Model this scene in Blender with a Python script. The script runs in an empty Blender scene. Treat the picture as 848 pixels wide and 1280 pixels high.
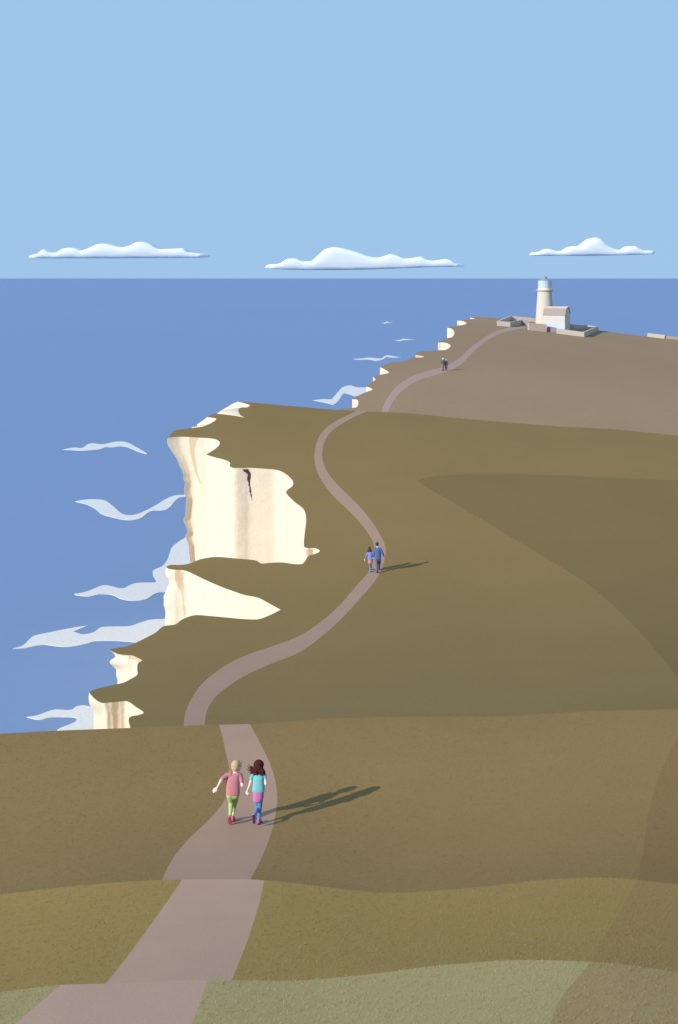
import bpy, bmesh, math, random, bisect
from mathutils import Vector, noise
from mathutils.geometry import delaunay_2d_cdt
from mathutils.bvhtree import BVHTree
random.seed(7)
S = bpy.context.scene
COL = S.collection
F = 1600.0; CX = 424.0; HY = 348.0; SEA = -36.0

# ------------------------------------------------------------------ helpers
def lin(c):
    return tuple((v/255/12.92) if v/255 <= .04045 else ((v/255+.055)/1.055)**2.4 for v in c)
def alb(c, k=(1, 1, 1)):
    l = lin(c); return tuple(min(.9, l[i]/k[i]) for i in range(3)) + (1,)
def adj(c, have, want):
    h, w = lin(have), lin(want); l = lin(c); return tuple(l[i]/K_GROUND[i]*w[i]/h[i] for i in range(3)) + (1,)
K_GROUND = (0.90, 1.06, 1.20)
K_WALL = (1.06, 1.10, 1.12)

def link(o, parent=None):
    COL.objects.link(o)
    if parent: o.parent = parent
    return o
def tag(o, label=None, cat=None, group=None, kind=None):
    if label: o['label'] = label
    if cat: o['category'] = cat
    if group: o['group'] = group
    if kind: o['kind'] = kind
    return o
def mesh_obj(name, verts, faces, mat, parent=None, smooth=True):
    me = bpy.data.meshes.new(name)
    me.from_pydata([tuple(v) for v in verts], [], faces)
    for m in (mat if isinstance(mat, (list, tuple)) else [mat]): me.materials.append(m)
    if smooth: me.polygons.foreach_set('use_smooth', [True]*len(me.polygons))
    me.update()
    return link(bpy.data.objects.new(name, me), parent)
def empty(name, loc):
    o = bpy.data.objects.new(name, None); o.location = loc; o.empty_display_size = .3
    return link(o)

def material(name, col, rough=.9, spec=.1, var=.06, scale=3.0, bump=.0, bscale=40., hue=None, detail=6, fine=None):
    """procedural: base colour broken up by noise, plus a fine bump"""
    m = bpy.data.materials.new(name); m.use_nodes = True
    nt = m.node_tree; n = nt.nodes; L = nt.links
    b = n['Principled BSDF']; b.inputs['Roughness'].default_value = rough
    b.inputs['Specular IOR Level'].default_value = spec
    tc = n.new('ShaderNodeTexCoord')
    nz = n.new('ShaderNodeTexNoise'); nz.inputs['Scale'].default_value = scale
    nz.inputs['Detail'].default_value = detail; nz.inputs['Roughness'].default_value = .62
    L.new(tc.outputs['Object'], nz.inputs['Vector'])
    rp = n.new('ShaderNodeValToRGB')
    rp.color_ramp.elements[0].position = .28; rp.color_ramp.elements[1].position = .72
    c2 = hue or col
    rp.color_ramp.elements[0].color = tuple(v*(1-var) for v in col[:3]) + (1,)
    rp.color_ramp.elements[1].color = tuple(min(.95, v*(1+var)) for v in c2[:3]) + (1,)
    L.new(nz.outputs['Fac'], rp.inputs['Fac'])
    out = rp.outputs['Color']
    if fine:
        n2 = n.new('ShaderNodeTexNoise'); n2.inputs['Scale'].default_value = fine[0]; n2.inputs['Detail'].default_value = 3
        L.new(tc.outputs['Object'], n2.inputs['Vector'])
        mr = n.new('ShaderNodeMapRange'); mr.inputs['From Min'].default_value = .3; mr.inputs['From Max'].default_value = .7
        mr.inputs['To Min'].default_value = 1-fine[1]; mr.inputs['To Max'].default_value = 1+fine[1]
        L.new(n2.outputs['Fac'], mr.inputs['Value'])
        mx = n.new('ShaderNodeMix'); mx.data_type = 'RGBA'; mx.blend_type = 'MULTIPLY'; mx.inputs['Factor'].default_value = 1
        L.new(out, mx.inputs['A']); L.new(mr.outputs['Result'], mx.inputs['B']); out = mx.outputs['Result']
    L.new(out, b.inputs['Base Color'])
    if bump:
        bz = n.new('ShaderNodeTexNoise'); bz.inputs['Scale'].default_value = bscale; bz.inputs['Detail'].default_value = 5
        L.new(tc.outputs['Object'], bz.inputs['Vector'])
        bp = n.new('ShaderNodeBump'); bp.inputs['Strength'].default_value = bump; bp.inputs['Distance'].default_value = 1.0/bscale
        L.new(bz.outputs['Fac'], bp.inputs['Height']); L.new(bp.outputs['Normal'], b.inputs['Normal'])
    return m

def pch(pts):
    """monotone cubic through (x, y) points, clamped at the ends"""
    pts = sorted(pts); xs = [p[0] for p in pts]; ys = [p[1] for p in pts]; n = len(xs)
    h = [xs[i+1]-xs[i] for i in range(n-1)]; d = [(ys[i+1]-ys[i])/h[i] for i in range(n-1)]
    m = [d[0]] + [0 if d[i-1]*d[i] <= 0 else 2*d[i-1]*d[i]/(d[i-1]+d[i]) for i in range(1, n-1)] + [d[-1]]
    def f(x):
        if x <= xs[0]: return ys[0]
        if x >= xs[-1]: return ys[-1]
        lo, hi = 0, n-1
        while hi-lo > 1:
            k = (lo+hi)//2
            if xs[k] <= x: lo = k
            else: hi = k
        t = (x-xs[lo])/h[lo]; a = t*t*(3-2*t)
        return ys[lo]*(1-a)+ys[hi]*a + h[lo]*(m[lo]*t*(1-t)**2 - m[hi]*t*t*(1-t))
    return f

# ------------------------------------------------------------------ the downs: five hills, one behind the other
cA = pch([(-60,1244),(0,1240),(80,1231),(150,1229),(260,1225),(360,1226),(450,1219),(560,1206),(660,1200),(750,1203),(848,1215),(1000,1235)])
cB = pch([(-80,1124),(0,1118),(100,1107),(205,1100),(300,1099),(350,1102),(400,1108),(490,1116),(600,1109),(680,1100),(750,1097),(848,1105),(1000,1112)])
cC = pch([(-80,920),(0,917),(80,913),(160,910),(248,906.5),(314,905),(420,898),(510,896),(620,895.5),(690,892),(740,889),(848,886.5),(1000,884)])
cD = pch([(298,502),(320,503.5),(352,506.5),(380,508.8),(417,512),(456.6,514),(508.8,516.4),(576,523),(640,528.5),(700,533),(760,536),(848,544.5),(1000,556)])
cE = pch([(570,396),(594,396),(640,399.5),(680,404),(745,412.5),(808,420.5),(848,424.5),(1000,438)])
def quad(i0, a, b): return lambda s: i0 + a*s + b*s*s
def cub(i0, i1, d0, d1):             # nearness along a slope: value and rate at its crest and at its foot
    t = i1-i0-d0; u = d1-d0; c = u-2*t; b = t-c
    return lambda s: i0 + d0*s + b*s*s + c*s**3
eK = pch([(0,1/285),(.1,1/262),(.2,1/236),(.35,1/204),(.5,1/184),(.75,1/165),(1,1/152)])
BANDS = {
 'A': dict(Yc=11.5, Yf=8.5, cr=cA, fr=lambda x: 1420., inv=quad(1/11.5, 1/8.5-1/11.5, 0)),
 'B': dict(Yc=18.5, Yf=14., cr=cB, fr=lambda x: cA(x)+25, inv=cub(1/18.5, 1/14, .0135, .0200)),
 'C': dict(Yc=33., Yf=22., cr=cC, fr=lambda x: cB(x)+20, inv=cub(1/33, 1/22, .0140, .0250)),
 'D': dict(Yc=140., Yf=44., cr=cD, fr=lambda x: cC(x)+20, inv=cub(1/140, 1/44, .0130, .0380)),
 'E': dict(Yc=285., Yf=152., cr=cE, fr=lambda x: cD(x)+8, inv=eK)}
for b in BANDS.values():
    b['tab'] = [(1/b['inv'](i/400), i/400) for i in range(400, -1, -1)]   # Y rising
def s_of(b, Y):
    t = b['tab']
    if Y <= t[0][0]: return 1 + (t[0][0]-Y)*0
    if Y >= t[-1][0]: return 0.
    lo, hi = 0, len(t)-1
    while hi-lo > 1:
        k = (lo+hi)//2
        if t[k][0] <= Y: lo = k
        else: hi = k
    a = (Y-t[lo][0])/(t[hi][0]-t[lo][0]); return t[lo][1]*(1-a)+t[hi][1]*a
def zband(k, px, Y):
    b = BANDS[k]; c = b['cr'](px); py = c + s_of(b, Y)*(b['fr'](px)-c)
    return -(py-HY)/F*Y
ORD = 'ABCDE'
def zpx(px, Y):
    if Y <= 8.5: return zband('A', px, 8.5) + .02*(8.5-Y)
    for i, k in enumerate(ORD):
        b = BANDS[k]
        if Y <= b['Yc']: return zband(k, px, Y)
        if k == 'E': return zband('E', px, 285.) - .05*(Y-285)
        nb = BANDS[ORD[i+1]]
        if Y < nb['Yf']:
            z0 = zband(k, px, b['Yc']); z1 = zband(ORD[i+1], px, nb['Yf'])
            m0 = 1.7*z0/b['Yc']; m1 = (zband(ORD[i+1], px, nb['Yf']+.5)-z1)/.5
            h = nb['Yf']-b['Yc']; t = (Y-b['Yc'])/h
            return ((2*t**3-3*t*t+1)*z0 + (t**3-2*t*t+t)*h*m0 + (-2*t**3+3*t*t)*z1 + (t**3-t*t)*h*m1)
def Yscr(k, px, py):
    b = BANDS[k]; c = b['cr'](px); s = (py-c)/(b['fr'](px)-c)
    return 1/b['inv'](max(0., min(1., s)))
def P(px, Y, dz=0.):
    return Vector(((px-CX)/F*max(Y, 8.5), Y, zpx(px, Y)+dz))
def G(k, px, py, dz=0.):           # the place on hill k seen at a given point of the view
    return P(px, Yscr(k, px, py), dz)
def zat(x, y): return zpx(CX + x/max(y, 8.5)*F, y)

def catmull(pts, step):
    """pts: (x, y[, 'c']) -> densified smooth line; 'c' marks a sharp corner"""
    out = []; n = len(pts)
    for i in range(n-1):
        p1, p2 = pts[i], pts[i+1]
        p0 = pts[i-1] if i > 0 and len(p1) < 3 else p1
        p3 = pts[i+2] if i+2 < n and len(p2) < 3 else p2
        d = math.hypot(p2[0]-p1[0], p2[1]-p1[1]); m = max(1, int(d/step))
        for j in range(m):
            t = j/m
            out.append(tuple(.5*((2*p1[q]) + (-p0[q]+p2[q])*t + (2*p0[q]-5*p1[q]+4*p2[q]-p3[q])*t*t + (-p0[q]+3*p1[q]-3*p2[q]+p3[q])*t**3) for q in (0, 1)))
    out.append(tuple(pts[-1][:2])); return out

def zo(o, s, pts): return [(o[0]+p[0]/s, o[1]+p[1]/s) + tuple(p[2:]) for p in pts]
# grass edge of the middle headland, far to near (view coordinates)
coastD = [(298,502.2,'c'),(305,504),(312.5,506.5),(309,509),(301,509.5),(298,513),(301,519),(306,522,'c'),(295,520),(283,518.3),(271,517.2),(265,518),(259,521.5,'c'),
 (266,522.3),(270.5,524),(263,529.5),(254,533),(245.6,534.3,'c'),(232,536),(220,537.5),(215,541),(210.3,547.2,'c'),
 (219,546.4),(229,546.0),(247,547),(260,547.7),(270,549.3),(275,553.5),(270.5,560),(257.8,568.3,'c'),(268,571.5),(280,574.5),(287.5,578),(287.5,582.5),(292,584.8),(300,585.0),(306,584.9),(313.4,584.8),(330,585.9),(347,587.7),
 (358,593),(365.8,600.7),(366,607),(359,613),(358.5,617),(368,627),(380,637),(383,649.5),(381,668),(380.2,682),(384,685),(394,685.3),(400,688.5),(395,692),(386,695),(381,702),(377,705),(367,705),(352.7,703),(338,703.5),(327,704.2),(319,700.4),
 (295,698),(270,696.2),(251,699),(239,703.8),(228,706),(215,706),(210,707.2),(208.2,708.8),(211,711),(219,712.3),(233,713.7),(255,724),(278,734),(292,739),(305,743.5),(322.6,747.2),(338,755),(351,762.2,'c'),
 (336,769.5),(322.6,774),(305,773.8),(287,772.2),(266,770.3),(244,769),(228.5,774),(219.6,780.3),(206,782.3),(200,786),(195,790.5),(179,799),(160,807.5),(148,809.5),(136.6,811.8,'c'),
 (147,817),(157,818.8),(165,819.2),(172,822),(178.3,825.5,'c'),(172.5,829.5),(171.8,837),(171.6,843.5),(163,849),(154,853.5),(142,856),(128,859.3),(118,862),(111.5,865.5,'c'),
 (118,873),(127,878.5),(137,878.2),(150,877),(160,877),(170,883.5),(179.6,890.5),(174,893.5),(163,896),(161,901),(163,909.3),(161,918)]
coastE = [(594.6,396.3,'c'),(588,396.8),(594.4,398.3,'c'),(585.4,399.2,'c'),(578,399.8),(571.6,400.8,'c'),(577,401),(583,403.3),(581,405.6),(569.8,407.2,'c'),(563,408.5),(559.2,409.9,'c'),
 (564,410.5),(567.4,413.2),(568.2,417.2),(565.5,421.2),(561,422.2,'c'),(554,425.5),(547.9,428,'c'),(554,428.2),(559.6,429.2),(563.4,432.7),(557.8,437),(548.2,437.8,'c'),
 (541,438.6),(531,439),(521.5,440.4),(519.6,443.6,'c'),(524,444.4),(530,445.6),(526,446.9),(515.5,446.5,'c'),(508,450.5),(502,452),(492,452.4),(483,455),(475.3,458.9,'c'),
 (480,461.2),(486.4,465.6),(481,467.3),(474.3,468.6,'c'),(466.4,470.8,'c'),(469.5,474.4),(465.3,477.4,'c'),(461,480.5),(458,483.2,'c'),(465.8,486.6),(458,490,'c'),(448,494.5),(440.5,498.8,'c'),
 (446.6,499.7),(448.2,503),(446,508.6),(438,510.3,'c'),(430,510.6),(424,511.8),(419,516)]
dD = [(px, Yscr('D', px, py)) for px, py in catmull(coastD, .8)]
dE = [(px, Yscr('E', px, py)) for px, py in catmull(coastE, .9)]
def seg(a, b, n): return [(a[0]+(b[0]-a[0])*i/n, a[1]+(b[1]-a[1])*i/n) for i in range(1, n)]
joinDC = (150., 38.5); joinDE = (425., 146.)
# land outlines in (view column, distance)
UL, UR = -900., 2000.
lineD = [joinDE] + seg(joinDE, dD[0], 14) + dD + seg(dD[-1], joinDC, 5) + [joinDC]
lineE = [(UR, 345.)] + seg((UR, 345.), (660., 335.), 30) + [(660., 335.)] + seg((660., 335.), dE[0], 12) + dE + seg(dE[-1], joinDE, 4) + [joinDE]
lineC = [joinDC] + seg(joinDC, (110., 36.3), 4) + [(110., 36.3)] + seg((110., 36.3), (UL, 38.), 40) + [(UL, 38.)]

def _mk():
    w = 60.
    t = [(390., 0.), (285., w)]
    for i, k in enumerate('EDCBA'):
        b = BANDS[k]; sc = {'E': 128, 'D': 405, 'C': 205, 'B': 150, 'A': 200}[k]
        for j in range(1, 101): t.append((1/b['inv'](j/100), w + sc*j/100))
        w += sc
        if k != 'A':
            nb = BANDS['EDCBA'[i+1]]; w += 30; t.append((nb['Yc'], w))
    t.append((-60., w+300)); return t
_WT = _mk()
_fw = ([-p[0] for p in _WT], [p[1] for p in _WT])
def _interp(x, xs, ys):
    if x <= xs[0]: return ys[0]
    if x >= xs[-1]: return ys[-1]
    k = bisect.bisect_right(xs, x)
    t = (x-xs[k-1])/(xs[k]-xs[k-1]); return ys[k-1]+(ys[k]-ys[k-1])*t
def wY(Y): return _interp(-Y, _fw[0], _fw[1])
def yW(w): return -_interp(w, _fw[1], _fw[0])

def inside(poly, x, y):
    c = False; j = len(poly)-1
    for i in range(len(poly)):
        xi, yi = poly[i]; xj, yj = poly[j]
        if (yi > y) != (yj > y) and x < (xj-xi)*(y-yi)/(yj-yi)+xi: c = not c
        j = i
    return c

def set_normals(o):
    ns = []
    for v in o.data.vertices:
        x, y = v.co.x, v.co.y; h = .012*max(3., abs(y)); e = .02*max(8.5, y)
        g = (zat(x, y)-zat(x, y-h))/h if y > 8.6 else 0.
        gx = (zat(x+e, y)-zat(x-e, y))/(2*e)
        ns.append(Vector((-gx*.4, -g, 1)).normalized())
    o.data.normals_split_custom_set_from_vertices(ns)

def sheet(name, outline, rows, cols, mats, patches=(), pb=None, dz=0.):
    """triangulated land sheet inside an outline given in (view column, distance)"""
    V = []; E = []
    poly = [(p[0], wY(p[1])) for p in outline]
    def add_loop(lp, closed=True):
        i0 = len(V); V.extend(Vector(p) for p in lp); m = len(lp)
        for i in range(m if closed else m-1): E.append((i0+i, i0+(i+1) % m))
    add_loop(poly)
    pol2 = []
    for pt in patches:
        q = [(p[0], wY(p[1])) for p in pt]; pol2.append(q)
        add_loop([p for p in q if p[0] < 1100], False)
    cutp = pb is not None
    if cutp:
        for side in (sideL, sideR):
            add_loop([(p[0], wY(p[1])) for p in clip(side, pb[1], pb[2])], False)
    gone = {}
    for Y in rows:
        w = wY(Y)
        crest = any(abs(Y-b['Yc']) < 1e-6 for b in BANDS.values()) and Y > 100
        for c in (sorted(cols + [285.5+i*1.1 for i in range(400)]) if crest else cols):
            if inside(poly, c, w): V.append(Vector((c, w)))
    r = delaunay_2d_cdt(V, E, [list(range(len(poly)))], 1, 1e-5)
    vs = [P(v[0], yW(v[1]), dz) for v in r[0]]
    fs = []
    mi = []
    for f in r[2]:
        a = vs[f[0]]; n = (vs[f[1]]-a).cross(vs[f[2]]-a)
        if n.z < 0: f = list(f)[::-1]
        fs.append(list(f))
        cx = sum(r[0][i][0] for i in f)/len(f); cy = sum(r[0][i][1] for i in f)/len(f)
        if cutp and inside(path_poly, cx, cy):
            for i in f:
                if i not in gone: gone[i] = len(pathV); pathV.append(vs[i])
            pathF.append([gone[i] for i in f]); pathI.append(pb[0]); fs.pop(); continue
        mi.append(next((j+1 for j, q in enumerate(pol2) if inside(q, cx, cy)), 0))
    used = sorted({i for f in fs for i in f}); rm = {v: i for i, v in enumerate(used)}
    o = mesh_obj(name, [vs[i] for i in used], [[rm[i] for i in f] for f in fs], mats)
    o.data.polygons.foreach_set('material_index', mi)
    set_normals(o)
    return o
def rows_between(y0, y1, n):
    k = next(k for k in ORD if BANDS[k]['Yf'] == y0)
    return [1/BANDS[k]['inv'](1-i/n) for i in range(n)] + [y1]
COLS = [-900,-760,-640,-520,-420,-340,-270,-210,-160,-120,-85,-55,-30] + list(range(-12, 862, 7)) + [880,910,950,1000,1070,1160,1280,1420,1600,1800,2000]
COLS = [float(c)+.013 for c in COLS]
# ------------------------------------------------------------------ materials of the place
def grass(name, c, have, want, scale=.35, bs=60., fs=45.):
    return material(name, adj(c, have, want), rough=.95, spec=.03, var=.035, scale=scale, bump=.12, bscale=bs, fine=(fs, .07))
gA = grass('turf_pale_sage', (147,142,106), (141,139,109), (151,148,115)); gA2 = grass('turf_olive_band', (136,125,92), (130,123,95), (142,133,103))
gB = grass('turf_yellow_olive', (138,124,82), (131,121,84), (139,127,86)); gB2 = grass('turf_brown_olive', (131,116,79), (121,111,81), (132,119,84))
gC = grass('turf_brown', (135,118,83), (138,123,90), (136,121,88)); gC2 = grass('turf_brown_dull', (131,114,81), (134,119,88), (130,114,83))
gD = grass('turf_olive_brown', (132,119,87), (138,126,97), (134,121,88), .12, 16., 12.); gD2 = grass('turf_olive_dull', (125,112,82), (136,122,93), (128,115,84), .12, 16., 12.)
gE = grass('turf_heath_grey', (144,131,115), (149,138,126), (146,133,118), .06, 8., 5.)
chalk = material('chalk', (.675, .57, .44, 1), rough=.95, spec=.03, var=.025, scale=.25, bump=.12, bscale=2.2)
clay = material('clay_wash', (.55, .41, .27, 1), var=.03, scale=1.5, bump=.1, bscale=6)
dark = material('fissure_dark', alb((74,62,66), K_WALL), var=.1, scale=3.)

# darker turf areas: outlines in view coordinates on their own hills
def patch(k, pts): return [(px, Yscr(k, px, py)) for px, py in catmull(pts, 4)]
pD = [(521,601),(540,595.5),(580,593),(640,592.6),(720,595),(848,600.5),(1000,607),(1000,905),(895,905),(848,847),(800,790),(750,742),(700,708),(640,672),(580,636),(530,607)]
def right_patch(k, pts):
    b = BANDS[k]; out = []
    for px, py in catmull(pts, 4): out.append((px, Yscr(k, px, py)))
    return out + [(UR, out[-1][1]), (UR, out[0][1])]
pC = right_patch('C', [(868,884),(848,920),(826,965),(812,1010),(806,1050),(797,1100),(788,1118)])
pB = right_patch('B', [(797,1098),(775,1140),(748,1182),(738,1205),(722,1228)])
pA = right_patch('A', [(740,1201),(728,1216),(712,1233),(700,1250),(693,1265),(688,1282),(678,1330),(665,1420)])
def outline_rect(y0, y1):
    xs = [UL] + [c for c in COLS if UL < c < UR] + [UR]
    return [(x, y0) for x in xs] + [(x, y1) for x in reversed(xs)]

# ------------------------------------------------------------------ footpath
def edges(pl, pr): return pch([(y, x) for x, y in pl]), pch([(y, x) for x, y in pr])
Z1 = lambda pts: zo((380,500), 5.8182, pts)
Z2 = lambda pts: zo((220,700), 3.1407, pts)
PE = {
 'A': edges([(-120,1420),(20,1280),(75,1232),(84,1224)], [(185,1420),(240,1280),(250,1254),(260,1226),(262,1220)]),
 'B': edges([(108,1262),(132,1230),(157,1199),(191,1152),(212,1123),(227,1100),(230,1094)], [(278,1255),(290,1225),(306,1185),(319,1147),(327,1118),(330,1101),(330.5,1095)]),
 'C': edges([(196,1125),(203,1100),(214,1077),(232,1053),(260,1026),(276,1008),(283,996),(286.5,980),(286.6,962),(282.4,940),(278,920),(274.3,906),(273,900)],
            [(302,1125),(313,1100),(326,1075),(338,1045),(344.6,1018.5),(346.8,999.5),(345,979),(338.6,957),(331,940),(322,922),(312.5,905),(310,898)]),
 'D': edges(Z2([(31,690),(31,650),(38,600),(62,545),(100,490),(150,445),(220,400),(300,365),(390,335),(480,300),(560,250),(640,180),(710,100),(760,35)]) +
            Z1([(480,1205),(505,1130),(512,1090),(505,1040),(480,990),(440,930),(380,860),(300,780),(220,705),(160,630),(115,560),(85,480),(77,410),(85,340),(110,270),(160,205),(230,155),(310,115),(388,76),(400,66)]),
            Z2([(114,690),(114,648),(120,600),(150,545),(200,500),(280,450),(380,405),(480,365),(560,310),(640,240),(720,155),(780,85),(805,45)]) +
            Z1([(566,1230),(590,1150),(596,1100),(585,1040),(565,1000),(525,930),(470,850),(400,770),(320,690),(250,620),(190,550),(150,480),(134,410),(140,340),(165,275),(215,215),(290,165),(370,120),(463,80),(480,68)])),
 'E': edges([(472,530),(476.6,515),(482.7,501),(493.4,485.8),(512,472),(533,464),(554.8,458.5),(570,451),(591.6,432),(604,423),(616,416),(634.5,409.9),(650.7,406.6)],
            [(480,530),(485,515.5),(492,501),(505.7,485.8),(524,475),(548.6,467.6),(567,461),(579,452.6),(594.6,437),(616,421.4),(640,412.7),(661,409.2)])}
rng = {'A': (1420, 1228, 60), 'B': (1250, 1099.6, 50), 'C': (1120, 905.5, 90), 'D': (920, 514.5, 330), 'E': (527, 408.2, 160)}
LIFT = {'A': .015, 'B': .02, 'C': .025, 'D': .05, 'E': .1}
pathm = {k: material('trodden_chalk_' + nme, adj(c, hv, c), rough=.97, spec=.03, var=.04, scale=sc, bump=.12, bscale=bs, fine=(fs, .08)) for k, nme, c, hv, sc, bs, fs in
  [('A','pale',(166,149,142),(157,145,144),.8,90,70), ('B','pale_dry',(161,144,134),(152,139,132),.8,90,70), ('C','worn',(157,139,127),(153,138,127),.6,70,60), ('D','earthy',(157,139,127),(157,140,128),.3,20,16), ('E','dusty',(165,148,145),(172,155,150),.15,8,6)]}
sec = []
for bi, k in enumerate(ORD):
    y0, y1, n = rng[k]; l, r = PE[k]
    for i in range(n+1):
        py = y0+(y1-y0)*i/n
        a, b = l(py), r(py)
        row = [G(k, a+(b-a)*j/8, py, LIFT[k]) for j in range(9)]
        if k == 'A' and i == 0:
            for yy in (-40., -1., 3., 6.): sec.append((bi, [Vector((row[j].x*(1+(8.5-yy)*.03), yy, zat(row[j].x, yy)+.015)) for j in range(9)]))
        sec.append((bi, row))
    if k != 'E':                                    # across the hollow behind this crest
        nk = ORD[bi+1]; l2, r2 = PE[nk]; q = rng[nk][0]
        A = sec[-1][1]; B = [G(nk, l2(q)+(r2(q)-l2(q))*j/8, q) for j in range(9)]
        for i in range(1, 12):
            t = i/12; row = []
            for j in range(9):
                x = A[j].x*(1-t)+B[j].x*t; y = A[j].y*(1-t)+B[j].y*t
                row.append(Vector((x, y, zat(x, y)+LIFT[k])))
            sec.append((bi, row))
def to_uv(v): return (CX + v.x/max(v.y, 8.5)*F, v.y)
sideL = [to_uv(s[1][0]) for s in sec]; sideR = [to_uv(s[1][8]) for s in sec]
def clip(side, y0, y1):
    out = []
    for i in range(len(side)-1):
        p, q = side[i], side[i+1]
        if p[1] <= y0 < q[1]: t = (y0-p[1])/(q[1]-p[1]); out.append((p[0]+(q[0]-p[0])*t, y0))
        if y0 < q[1] < y1: out.append(q)
        if p[1] < y1 <= q[1]: t = (y1-p[1])/(q[1]-p[1]); out.append((p[0]+(q[0]-p[0])*t, y1)); break
    return out
path_poly = [(p[0], wY(p[1])) for p in sideL + sideR[::-1]]
pathV = []; pathF = []; pathI = []
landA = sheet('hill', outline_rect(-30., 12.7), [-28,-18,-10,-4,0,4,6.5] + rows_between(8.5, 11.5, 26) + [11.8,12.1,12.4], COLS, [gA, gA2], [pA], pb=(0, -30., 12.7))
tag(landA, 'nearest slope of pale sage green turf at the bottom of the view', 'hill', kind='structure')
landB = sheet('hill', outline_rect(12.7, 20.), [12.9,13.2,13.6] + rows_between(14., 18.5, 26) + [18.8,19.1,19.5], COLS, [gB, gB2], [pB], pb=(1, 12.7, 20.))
tag(landB, 'yellow olive grass rise just beyond the nearest sage green slope', 'hill', kind='structure')
xs = [c for c in COLS if c > 150]
outC = [(x, 20.) for x in [UL]+[c for c in COLS if UL < c < UR]+[UR]] + [(x, 38.5) for x in [UR]+[c for c in reversed(xs) if c < UR]] + lineC[:-1] + [(UL, 38.)]
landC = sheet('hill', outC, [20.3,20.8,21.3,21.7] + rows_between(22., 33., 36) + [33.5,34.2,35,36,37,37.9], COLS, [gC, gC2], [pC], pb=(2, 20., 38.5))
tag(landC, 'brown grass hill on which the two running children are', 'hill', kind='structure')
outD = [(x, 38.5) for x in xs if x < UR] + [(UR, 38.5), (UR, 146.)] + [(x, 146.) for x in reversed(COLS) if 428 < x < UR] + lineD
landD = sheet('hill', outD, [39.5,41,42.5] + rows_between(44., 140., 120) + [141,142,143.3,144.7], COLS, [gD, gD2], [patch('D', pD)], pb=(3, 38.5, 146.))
tag(landD, 'middle headland of olive brown grass with big white cliffs on its seaward edge', 'hill', kind='structure')
outE = [(x, 146.) for x in COLS if 428 < x < UR] + [(UR, 146.)] + lineE[:-1] + [joinDE]
landE = sheet('hill', outE, [147.5,149.5] + rows_between(152., 285., 80) + [288,294,304,316,328], COLS, gE, pb=(4, 146., 380.))
tag(landE, 'farthest headland of greyish brown grass with the lighthouse on top', 'hill', kind='structure')

path = mesh_obj('path', pathV, pathF, [pathm[k] for k in ORD]); path.data.polygons.foreach_set('material_index', pathI)
set_normals(path)
tag(path, 'worn pinkish chalk footpath winding over the hills to the lighthouse', 'path', kind='structure')

# ------------------------------------------------------------------ chalk cliffs
def sil(o, s, pts): return pch([(o[1]+y/s, o[0]+x/s) for x, y in pts])
NOSES = [  # (start idx point, end idx point in coastD, nose column, reach, outline of the headland's end going down)
 ((245.6,534.3), (257.8,568.3), 210.3, 46., sil((80,540), 4.923, [(641,38),(636,55),(641,80),(660,115),(680,145),(700,180),(712,212),(724,232),(735,265),(735,285),(747,310),(742,350),(743,382),(756,405),(752,450),(749,510),(738,543),(750,575),(762,618),(748,635),(757,670),(767,700),(770,740),(776,790),(779,900)])),
 ((239,703.8), (278,734), 208.2, 40., sil((200,700), 14.133, [(115,120),(98,230),(110,290),(150,350),(168,405),(130,490),(110,570),(70,640),(75,720),(70,790),(92,860),(100,980),(85,1050),(85,1150),(90,1500)])),
 ((160,807.5), (178.3,825.5), 136.6, 33., sil((100,800), 8.48, [(310,100),(355,140),(382,178),(345,200),(316,232),(352,275),(390,320),(388,380),(402,420),(400,470),(398,800)])),
 ((128,859.3), (150,877), 111.5, 40., sil((100,800), 8.48, [(97,555),(93,620),(105,690),(135,750),(150,800),(146,870),(153,940),(155,1200)]))]
NOSES += [((298,502.2), (295,520), 298., 9., pch([(502,298),(503,294.5),(509,284),(513,277),(517,272),(524,270),(540,285)])),
          ((283,518.3), (254,533), 259., 9., pch([(521.5,259),(522.6,258),(527,252),(531.5,246.5),(537,246.5),(550,254),(570,258)]))]
dense = catmull(coastD, .8)
def near_idx(p): return min(range(len(dense)), key=lambda i: (dense[i][0]-p[0])**2+(dense[i][1]-p[1])**2)
off = 1+13                                          # lineD starts with joinDE and 13 in-between points
NR = [(near_idx(a)+off, near_idx(b)+off, c, w, f) for a, b, c, w, f in NOSES]
def cliff(name, line, amp, nrow, noses=(), bottom=SEA-1.5, mats=None):
    V = []; Fc = []; n = len(line)
    for i, (px, Y) in enumerate(line):
        top = P(px, Y)
        for k in range(nrow+1):
            t = k/nrow; t = t*t*.35 + t*.65
            z = top.z + (bottom-top.z)*t
            q = px
            for a, b, c, w, f in noses:
                if a <= i <= b and c-3 < px < c+w:
                    py = HY - z/Y*F; s = f(py) if k else c
                    q = s + (px-c)*(c+w-s)/w
            x = (q-CX)/F*max(Y, 8.5); v = Vector((x, Y, z))
            if k:
                dp = min(1., (top.z-z)/1.2)
                m = noise.noise_vector(v*.35)*.8 + noise.noise_vector(v*1.1)*.35 + noise.noise_vector(Vector((v.x*.9, v.y*.9, v.z*.25)))*.5
                v.x += m.x*amp*dp*.6; v.y += m.y*amp*dp
            V.append(v)
    for i in range(n-1):
        for k in range(nrow):
            a = i*(nrow+1)+k; Fc.append((a, a+1, a+nrow+2, a+nrow+1))
    return mesh_obj(name, V, Fc, mats or chalk)
cliffD = cliff('cliff', lineD, .065, 120, NR, mats=[chalk, clay, dark])
tag(cliffD, 'big white chalk cliffs scalloped into coves below the middle headland', 'cliff', kind='structure')
cliffE = cliff('cliff', lineE, .12, 26, mats=[chalk, clay])
tag(cliffE, 'small distant white chalk cliffs along the farthest headland', 'cliff', kind='structure')
cliffC = cliff('cliff', lineC + [(UL, 20.), (UL, 8.5), (UL, -30.)], .3, 16)
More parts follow.
